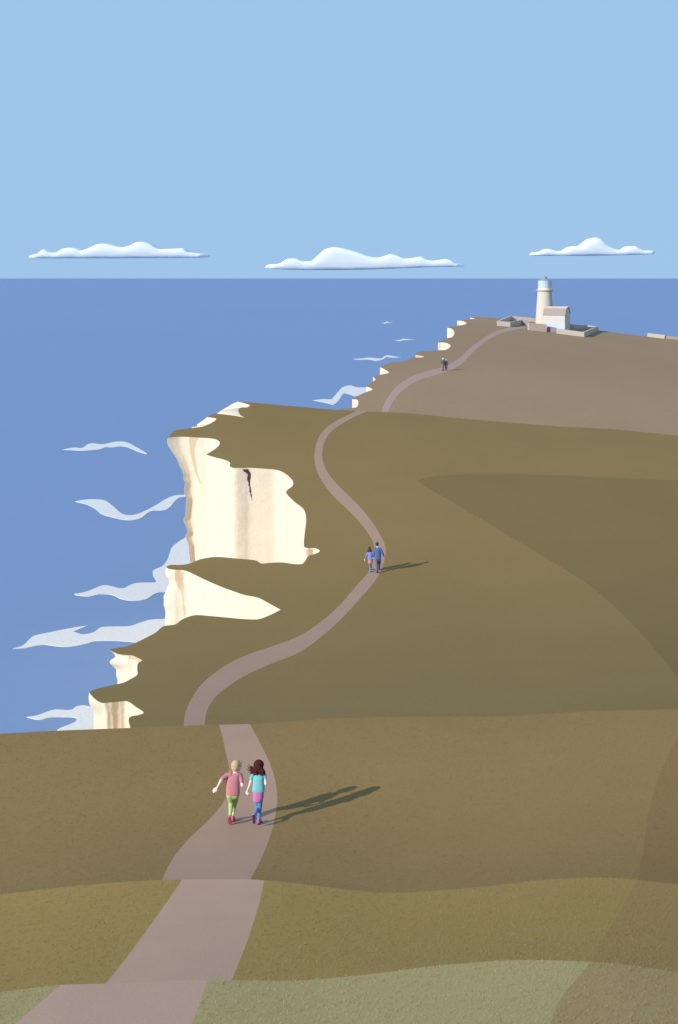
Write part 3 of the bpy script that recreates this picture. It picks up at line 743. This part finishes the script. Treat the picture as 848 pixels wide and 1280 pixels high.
# -- running boy
pxm = F/Yscr('C', 289, 1029.5)/1
boy = empty('person', G('C', 288.7, 1029.5, .012))
tag(boy, 'blond child in a pink T-shirt and light green trousers running on the path', 'person')
kb = (1029.7-953)/pxm/1.22     # scale so that the figure stands as tall as it should
bx = lambda x, z, y=0.: Vector(((x-270)/593*1.0, y, (845-z)/593))*kb
q = kb
neck = bx(322, 258, .06); hc_ = bx(338, 193, .075)
sL, sR = bx(222, 290, .02), bx(375, 296, .06)
eL, wL = bx(160, 322, -.09), bx(117, 398, -.14)
eR, wR = bx(408, 392, -.03), bx(392, 350, .17)
hL, hR = bx(262, 512, -.01), bx(328, 512, .02)
kL, aL = bx(272, 618, .07), bx(268, 742, -.13)
kR, aR = bx(316, 622, .18), bx(292, 768, .10)
sh, W, ell = head(hc_, .222*q, (.80, .60, -.02))
body = sh + [cap(hc_+Vector((0, -.01, -.05))*q, .042*q, neck, .045*q), cap(neck, .045*q, bx(300, 330, .03), .07*q),
  cap(sL, .04*q, sR, .04*q), cap(bx(295, 330, .03), .085*q, bx(293, 480, .0), .085*q),
  cap(sL, .037*q, eL, .029*q), cap(eL, .028*q, wL, .02*q), cap(sR, .037*q, eR, .03*q), cap(eR, .033*q, wR, .02*q),
  cap(hL, .062*q, kL, .042*q), cap(kL, .042*q, aL, .027*q), cap(hR, .062*q, kR, .042*q), cap(kR, .042*q, aR, .027*q),
  cap(aL, .026*q, aL+Vector((0.0, .0, -.02))*q, .024*q), cap(aR, .026*q, aR+Vector((0, .06, -.05))*q, .024*q)]
body += hand(wL, (bx(80, 425, -.17)-wL), (.3, .8, -.3), .125*q, 1) + hand(wR, (-.1, .8, .5), (-1, .1, 0), .125*q, -1)
bo = blob('body', body, skin, boy, .0062*q, 2)
face_bits(W, ell, .222*q, boy, M)
pink = cloth('pink_jersey', (201,136,143)); green = cloth('green_cotton', (180,203,128)); rose = cloth('rose_shoe', (196,106,118)); darkrose = cloth('sole_dark_rose', (176,88,100)); blond = cloth('hair_blond', (200,176,134))
tor = [(bx(293, 506, 0), .142*q, .09*q), (bx(294, 470, 0), .142*q, .092*q), (bx(294, 400, .01), .137*q, .092*q), (bx(296, 330, .03), .136*q, .092*q), (bx(300, 292, .045), .122*q, .080*q), (bx(306, 272, .05), .075*q, .058*q), (bx(310, 262, .055), .052*q, .05*q)]
blob('shirt', [loft(tor), cap(sL+Vector((.02, 0, 0))*q, .052*q, bx(176, 308, -.06), .045*q), cap(bx(262, 288, .03), .062*q, sL, .054*q), cap(bx(345, 288, .05), .06*q, sR, .054*q), cap(sR, .052*q, bx(398, 350, .0), .043*q)], pink, boy, .0062*q, 3)
blob('trousers', [cap(bx(268, 520, 0), .078*q, bx(322, 522, .01), .078*q), cap(hL, .078*q, kL, .055*q), cap(kL, .055*q, bx(270, 715, -.11), .036*q), cap(hR, .078*q, kR, .055*q), cap(kR, .055*q, bx(296, 728, .12), .038*q)], green, boy, .0062*q, 3)
shoe('shoe', bx(258, 752, -.16), bx(268, 828, -.08), .036*q, rose, darkrose, boy, .006*q, up=(0.1, .95, .3), label='trailing shoe tipped up to show its dark rose sole')
shoe('shoe', bx(288, 838, .07), bx(298, 838, .19), .032*q, rose, darkrose, boy, .006*q)
hr = [ell(W(0, -.09, .17), (.40, .45, .40), 1), ell(W(0, -.2, -.02), (.38, .33, .36), 1), ell(W(0, .22, .30), (.32, .25, .17), 1), ell(W(0, -.28, -.2), (.24, .18, .2), 1)]
random.seed(3)
for i in range(26):
    a = random.uniform(-2.6, 2.6); zz = random.uniform(-.05, .3)
    p = W(.37*math.sin(a)*.95, -.08-.36*math.cos(a), zz); p2 = W(.40*math.sin(a), -.08-.41*math.cos(a), zz-.22)
    if (zz-.22) < .1 and math.cos(a) < -.1: continue
    hr.append(cap(p, .055*.2*q, p2, .03*.2*q))
hr.append(cap(W(.0, .3, .3), .02*q, W(.02, .46, .15), .012*q))
blob('hair', hr, blond, boy, .0062*q, 2)

# -- running girl
girl = empty('person', G('C', 323.7, 1030.2, .012))
tag(girl, 'long haired child in a turquoise top and magenta skirt running on the path', 'person')
kg = (1030-951)/(F/Yscr('C', 324, 1030.2))/1.256; q = kg
gx = lambda x, z, y=0.: Vector(((x-600)/593, y, (845-z)/593))*kg
hc_ = gx(598, 182, .08); neck = gx(598, 255, .05)
sL, sR = gx(522, 292, .02), gx(666, 292, .05); eL, wL = gx(494, 390, .0), gx(464, 470, .04); eR, wR = gx(684, 372, -.02), gx(664, 330, .16)
hL, hR = gx(578, 560, 0), gx(612, 560, .01); kL, aL = gx(586, 668, .05), gx(560, 690, -.24); kR, aR = gx(606, 692, .03), gx(600, 800, .0)
sh, W, ell = head(hc_, .205*q, (.12, .99, -.03))
body = sh + [cap(hc_+Vector((0, -.01, -.06))*q, .036*q, neck, .038*q), cap(neck, .04*q, gx(598, 330, .03), .065*q),
  cap(sL, .034*q, sR, .034*q), cap(gx(598, 330, .03), .078*q, gx(595, 500, 0), .08*q),
  cap(sL, .033*q, eL, .026*q), cap(eL, .026*q, wL, .018*q), cap(sR, .033*q, eR, .027*q), cap(eR, .03*q, wR, .019*q),
  cap(hL, .06*q, kL, .04*q), cap(kL, .04*q, aL, .025*q), cap(hR, .06*q, kR, .04*q), cap(kR, .04*q, aR, .025*q),
  cap(aR, .025*q, aR+Vector((0, .05, -.04))*q, .024*q)]
body += hand(wL, gx(452, 525, .06)-wL, (.6, .8, 0), .12*q, 1) + hand(wR, (-.2, .7, .6), (-1, .1, 0), .12*q, -1)
blob('body', body, skin, girl, .0062*q, 2); face_bits(W, ell, .205*q, girl, M)
turq = cloth('turquoise_jersey', (124,196,204)); mag = cloth('magenta_skirt', (200,124,184)); blue = cloth('blue_leggings', (112,146,200)); purp = cloth('purple_sole', (84,48,88)); lil = cloth('lilac_shoe', (172,104,172)); brown = cloth('hair_dark_brown', (78,38,40))
tor = [(gx(597, 462, 0), .128*q, .085*q), (gx(597, 430, 0), .124*q, .085*q), (gx(597, 370, .015), .112*q, .083*q), (gx(597, 315, .03), .113*q, .083*q), (gx(597, 288, .04), .108*q, .072*q), (gx(597, 268, .045), .06*q, .05*q), (gx(597, 258, .05), .045*q, .044*q)]
blob('shirt', [loft(tor), cap(gx(545, 284, .03), .036*q, sL, .044*q), cap(sL, .045*q, gx(510, 318, .012), .036*q), cap(gx(645, 284, .04), .036*q, sR, .044*q), cap(sR, .045*q, gx(674, 312, .03), .036*q)], turq, girl, .0062*q, 3)
blob('skirt', [loft([(gx(586, 572, 0), .098*q, .094*q), (gx(592, 540, 0), .108*q, .094*q), (gx(594, 490, 0), .112*q, .088*q), (gx(596, 440, 0), .112*q, .08*q)])], mag, girl, .0062*q, 3)
blob('leggings', [cap(hL, .064*q, kL, .046*q), cap(kL, .046*q, aL, .032*q), cap(hR, .066*q, kR, .046*q), cap(kR, .046*q, aR, .031*q)], blue, girl, .0062*q, 2)
shoe('shoe', gx(548, 683, -.27), gx(556, 772, -.24), .031*q, mag, purp, girl, .006*q, up=(.25, .95, .1), label='kicked up magenta shoe showing its dark purple sole')
shoe('shoe', gx(598, 841, -.03), gx(618, 841, .10), .033*q, lil, purp, girl, .006*q)
hr = [ell(W(0, -.07, .15), (.52, .50, .46), 1), ell(W(0, -.22, -.1), (.50, .36, .42), 1), ell(W(0, -.26, -.34), (.36, .24, .3), 1)]
random.seed(5)
for i in range(34):
    x0 = random.uniform(-.36, .38); y0 = -.3-random.uniform(0, .1)
    p = W(x0, y0, -.1); e = W(x0*1.5+random.uniform(-.12, .12), y0-.05-random.uniform(0, .08), -.55-random.uniform(.0, .28)+.1*abs(x0)); mid = (p+e)/2 + Vector((x0*.02, -.012, 0))*q
    hr += [cap(p, .02*q, mid, .016*q), cap(mid, .016*q, e, .0055*q)]
for zz, ze, xe in ((-.12, .20, -.98), (-.2, .04, -1.12), (-.28, -.16, -1.06), (-.36, -.32, -1.14), (-.44, -.52, -.98), (-.48, -.70, -.8)):   # locks blown out to the side
    b = W(-.28, -.2, zz); m1 = W(-.62, -.26, (zz+ze)/2-.09); m2 = W((xe-.62)/2, -.3, (zz+ze*2)/3-.06); e = W(xe, -.3, ze)
    hr += [cap(b, .02*q, m1, .013*q), cap(m1, .013*q, m2, .009*q), cap(m2, .009*q, e, .005*q)]
for x0 in (.36, .46, .54): hr += [cap(W(.3, -.1, -.15), .02*q, W(x0+.06, -.12, -.45), .014*q), cap(W(x0+.06, -.12, -.45), .014*q, W(x0+.14, -.15, -.78), .006*q)]
blob('hair', hr, brown, girl, .0058*q, 1)

# -- a generic walker, drawn from joints
def walker(label, root, q, J, cols, hairs, skirt=None, coat=None, slim=1., vox=.011, fwd=(0, 1, 0), hh=.225, group=None):
    """J: joints in metres; clothes grown round them"""
    o = empty('person', root); tag(o, label, 'person', group); J = {k: Vector(v)*q for k, v in J.items()}; s = slim*q
    H = hh*q; sh, W, ell = head(J['head'], H, fwd)
    b = sh + [cap(J['head']+Vector((0, -.01, -.06))*q, .05*s, J['neck'], .052*s), cap(J['neck'], .05*s, J['chest'], .09*s), cap(J['sL'], .05*s, J['sR'], .05*s), cap(J['chest'], .12*s, J['hip']+Vector((0, 0, .06))*q, .11*s)]
    for k in 'LR':
        b += [cap(J['s'+k], .05*s, J['e'+k], .038*s), cap(J['e'+k], .038*s, J['w'+k], .026*s), cap(J['h'+k], .08*s, J['k'+k], .055*s), cap(J['k'+k], .055*s, J['a'+k], .036*s), cap(J['a'+k], .036*s, J['a'+k]+Vector((0, .08, -.05))*q, .032*s)]
        d = J['w'+k]-J['e'+k]; b += hand(J['w'+k], d, (1 if k == 'L' else -1, .2, 0), .17*s, 1 if k == 'L' else -1)
    blob('body', b, cols['skin'], o, min(vox, .0095), 1); face_bits(W, ell, H, o, M)
    top, tz = cols['top'], J['hem'].z
    cw = coat or 1.
    c, hp = J['chest'], J['hip']; mid = (c+hp)/2
    rings = [(Vector((hp.x, hp.y, tz)), .185*s*cw, .14*s), (Vector((hp.x, hp.y, hp.z*.6+tz*.4)), .185*s*cw, .14*s), (mid, .188*s*cw, .135*s), (c, .195*s, .135*s), (J['neck']*.45+c*.55+Vector((0, 0, .03))*q, .17*s, .11*s), (J['neck'], .07*s, .07*s)]
    rings = [rings[0]] + [r for r in rings[1:] if r[0].z > tz+.01]
    g = [loft(rings)]
    for k in 'LR':
        cuff = J['e'+k].lerp(J['w'+k], .92); g += [cap(J['s'+k].lerp(c, .3), .065*s, J['s'+k], .07*s), cap(J['s'+k], .07*s, J['e'+k], .056*s), cap(J['e'+k], .056*s, cuff, .043*s)]
    blob(cols['topname'], g, top, o, vox, 2)
    if skirt: blob('skirt', [loft([(Vector((hp.x, hp.y, skirt*q)), .165*s, .15*s), (Vector((hp.x, hp.y, tz)), .158*s, .14*s), (Vector((hp.x, hp.y, tz+.06*q)), .14*s, .12*s)])], cols['skirt'], o, vox, 2)
    g = [cap(J['hL'], .095*s, J['hR'], .095*s), cap(J['hip'], .12*s, J['hip']+Vector((0, 0, .04))*q, .12*s)] if not skirt else []
    tr = 1. if not skirt else .82
    for k in 'LR': g += [cap(J['h'+k], .102*s*tr, J['k'+k], .075*s*tr), cap(J['k'+k], .075*s*tr, J['a'+k]+Vector((0, 0, .02 if not skirt else -.03))*q, .058*s*tr)]
    blob(cols['legname'], g, cols['leg'], o, vox, 2)
    for k in 'LR':
        a = J['a'+k]; z0 = J['f'+k].z if 'f'+k in J else 0
        hl = Vector((a.x, a.y-.05*q, a.z-.075*q)); shoe('shoe', hl, hl+Vector((.01 if k == 'R' else -.01, .17, -.005))*q, .045*s, cols['shoe'], cols['sole'], o, vox)
    blob('hair', hairs(W, ell, H), cols['hair'], o, vox*.8, 1)
    return o
def short_hair(W, ell, H): return [ell(W(0, -.09, .16), (.40, .46, .40), 1), ell(W(0, -.22, -.04), (.37, .3, .32), 1), ell(W(0, .2, .36), (.29, .24, .15), 1)] + [cap(W(.33*math.sin(a), -.1-.36*math.cos(a), .12), .012, W(.36*math.sin(a), -.1-.38*math.cos(a), -.18), .006) for a in [i*.35 for i in range(-4, 5)]]
def long_hair(W, ell, H): return [ell(W(0, -.08, .16), (.40, .46, .40), 1), ell(W(0, -.24, -.15), (.42, .34, .5), 1), ell(W(0, -.28, -.5), (.52, .3, .32), 1)] + [cap(W(x, -.3, -.3), .02, W(x*1.25, -.38, -.78+.1*abs(x)), .012) for x in [i*.12 for i in range(-4, 5)]]

# -- man and girl in the middle distance
Rm = G('D', 472.0, 716.2, .02); ym = Rm.y; ppm = F/ym; qm = (717-679.2)/ppm/1.73
sl_m = (zat(Rm.x+.2, Rm.y+1)-zat(Rm.x, Rm.y))
mx_ = lambda x, z, y=0.: ((x-455)/371.7, y, (798-z)/371.7)
f2 = .55
J = dict(head=mx_(450, 198, .04), neck=mx_(458, 262, .02), chest=mx_(460, 340, .02), hip=mx_(466, 490, 0), sL=mx_(405, 290, .02), sR=mx_(515, 290, .0), eL=mx_(386, 380, -.02), wL=mx_(366, 472, .04), eR=mx_(562, 372, -.03), wR=mx_(597, 462, .05),
  hL=mx_(438, 505, 0), hR=mx_(495, 505, 0), kL=mx_(445, 635, .02), aL=mx_(454, 762, -.02), kR=mx_(500, 625, .28), aR=(.125, .55, .13+.02), hem=mx_(0, 500))
cm = dict(skin=skin2, top=cloth('blue_pullover', (86,112,160)), topname='pullover', leg=cloth('blue_grey_trousers', (104,114,144)), legname='trousers', shoe=cloth('navy_shoe', (44,58,98)), sole=cloth('dark_sole', (40,44,60)), hair=cloth('hair_black', (72,66,66)))
man = walker('adult in a blue pullover and grey blue trousers walking away with a child', Rm, qm, J, cm, short_hair, fwd=(.25, .97, -.05), hh=.232)
blob('collar', [loft([(Vector(mx_(459, 266, .02))*qm, .078*qm, .075*qm), (Vector(mx_(459, 252, .02))*qm, .064*qm, .062*qm)])], cloth('white_collar', (170,190,225)), man, .009, 1)
gm = lambda x, z, y=0.: ((x-308)/371.7, y, (768-z)/371.7)
Rg = G('D', 445+308/16.96, 670+768/16.96-.3, .02); qg = (715-684.0)/(F/Rg.y)/1.42
J = dict(head=gm(290, 282, .04), neck=gm(296, 338, .02), chest=gm(304, 400, .02), hip=gm(308, 510, 0), sL=gm(254, 365, .0), sR=gm(356, 358, .02), eL=gm(226, 425, -.03), wL=gm(192, 500, .0), eR=gm(372, 420, .0), wR=gm(376, 482, .06),
  hL=gm(296, 520, 0), hR=gm(320, 520, 0), kL=gm(304, 640, .02), aL=gm(306, 738, -.02), kR=gm(322, 620, .22), aR=(.07, .42, .12), hem=gm(0, 520))
cg = dict(skin=skin2, top=cloth('lilac_jacket', (134,142,208)), topname='jacket', skirt=cloth('coral_skirt', (206,138,148)), leg=cloth('teal_tights', (112,144,168)), legname='tights', shoe=cloth('periwinkle_shoe', (124,140,226)), sole=cloth('pale_sole', (120,124,190)), hair=cloth('hair_dark', (80,72,68)))
walker('child in a lilac jacket and coral skirt holding the hand of the adult in blue', Rg, qg, J, cg, long_hair, skirt=.49, slim=.80, fwd=(0, 1, 0), hh=.215)

# -- elderly couple in the far distance
ex = lambda x, z, y=0.: ((x-236)/146.7, y, (397-z)/146.7)
Re = G('E', 540+236/16.96, 440+396/16.96, .05); qe = (463.5-448)/(F/Re.y)/1.80
J = dict(head=(0.01, .04, 1.665), neck=(0, .01, 1.5), chest=(0, 0, 1.30), hip=(0, 0, .96), sL=(-.19, 0, 1.40), sR=(.19, 0, 1.40), eL=(-.27, -.03, 1.14), wL=(-.24, .08, .92), eR=(.27, -.02, 1.14), wR=(.20, .17, 1.02),
  hL=(-.09, 0, .92), hR=(.09, 0, .92), kL=(-.09, .03, .5), aL=(-.09, -.05, .09), kR=(.09, .12, .5), aR=(.10, .18, .10), hem=(0, 0, .84))
white_h = cloth('hair_white', (226,234,240))
ce = dict(skin=skin2, top=cloth('dark_green_jacket', (88,106,92)), topname='jacket', leg=cloth('grey_trousers', (146,146,142)), legname='trousers', shoe=cloth('black_shoe', (54,56,66)), sole=cloth('black_sole', (44,44,50)), hair=white_h)
walker('white haired adult in a dark green jacket and grey trousers on the far path', Re, qe, J, ce, short_hair, slim=1.22, vox=.016, hh=.24)
Rw = G('E', 540+302/16.96, 440+392/16.96, .05); qw = (463.1-448.9)/(F/Rw.y)/1.62
J = dict(head=(0, .04, 1.49), neck=(0, .01, 1.33), chest=(0.02, 0, 1.16), hip=(0.02, 0, .86), sL=(-.15, 0, 1.25), sR=(.17, 0, 1.25), eL=(-.24, -.02, 1.02), wL=(-.14, .15, .98), eR=(.25, -.02, 1.0), wR=(.22, .06, .80),
  hL=(-.07, 0, .84), hR=(.08, 0, .84), kL=(-.07, .03, .46), aL=(-.06, -.04, .09), kR=(.07, .1, .46), aR=(.08, .14, .10), hem=(0, 0, .48))
cw_ = dict(skin=skin2, top=cloth('purple_coat', (148,106,158)), topname='coat', leg=cloth('mauve_grey_tights', (118,112,148)), legname='tights', shoe=cloth('purple_shoe', (96,76,128)), sole=ce['sole'], hair=white_h)
walker('white haired adult in a long purple coat on the far path', Rw, qw, J, cw_, short_hair, slim=1.12, coat=1.05, vox=.016, hh=.235)
# ------------------------------------------------------------------ short turf on the near slopes: one mesh of blades per hill
def turf(k, mats, pset, n, h0, h1, seed):
    random.seed(seed); b = BANDS[k]; V = []; Fc = []; mi = []
    y0, y1 = b['Yf'], b['Yc']; polys = [[(p[0], wY(p[1])) for p in q] for q in pset]
    for _ in range(n):
        px = random.uniform(-30, 880); Y = math.sqrt(random.uniform(y0*y0, y1*y1))
        w = wY(Y)
        if inside(path_poly, px, w): continue
        m = next((j+1 for j, q in enumerate(polys) if inside(q, px, w)), 0)
        p = P(px, Y)
        for _b in range(4):
            a = random.uniform(0, 2*math.pi); h = random.uniform(h0, h1); wd = h*.10
            o = Vector((random.gauss(0, .012), random.gauss(0, .012), -.002)); lean = Vector((random.gauss(0, .5), random.gauss(0, .5), 0))*h
            t = Vector((math.cos(a), math.sin(a), 0))*wd; i = len(V)
            V += [p+o-t, p+o+t, p+o+lean+Vector((0, 0, h))]; Fc.append((i, i+1, i+2)); mi.append(m)
    o = mesh_obj('grass', V, Fc, mats, smooth=False); o.data.polygons.foreach_set('material_index', mi)
    return tag(o, None, None, kind='stuff')
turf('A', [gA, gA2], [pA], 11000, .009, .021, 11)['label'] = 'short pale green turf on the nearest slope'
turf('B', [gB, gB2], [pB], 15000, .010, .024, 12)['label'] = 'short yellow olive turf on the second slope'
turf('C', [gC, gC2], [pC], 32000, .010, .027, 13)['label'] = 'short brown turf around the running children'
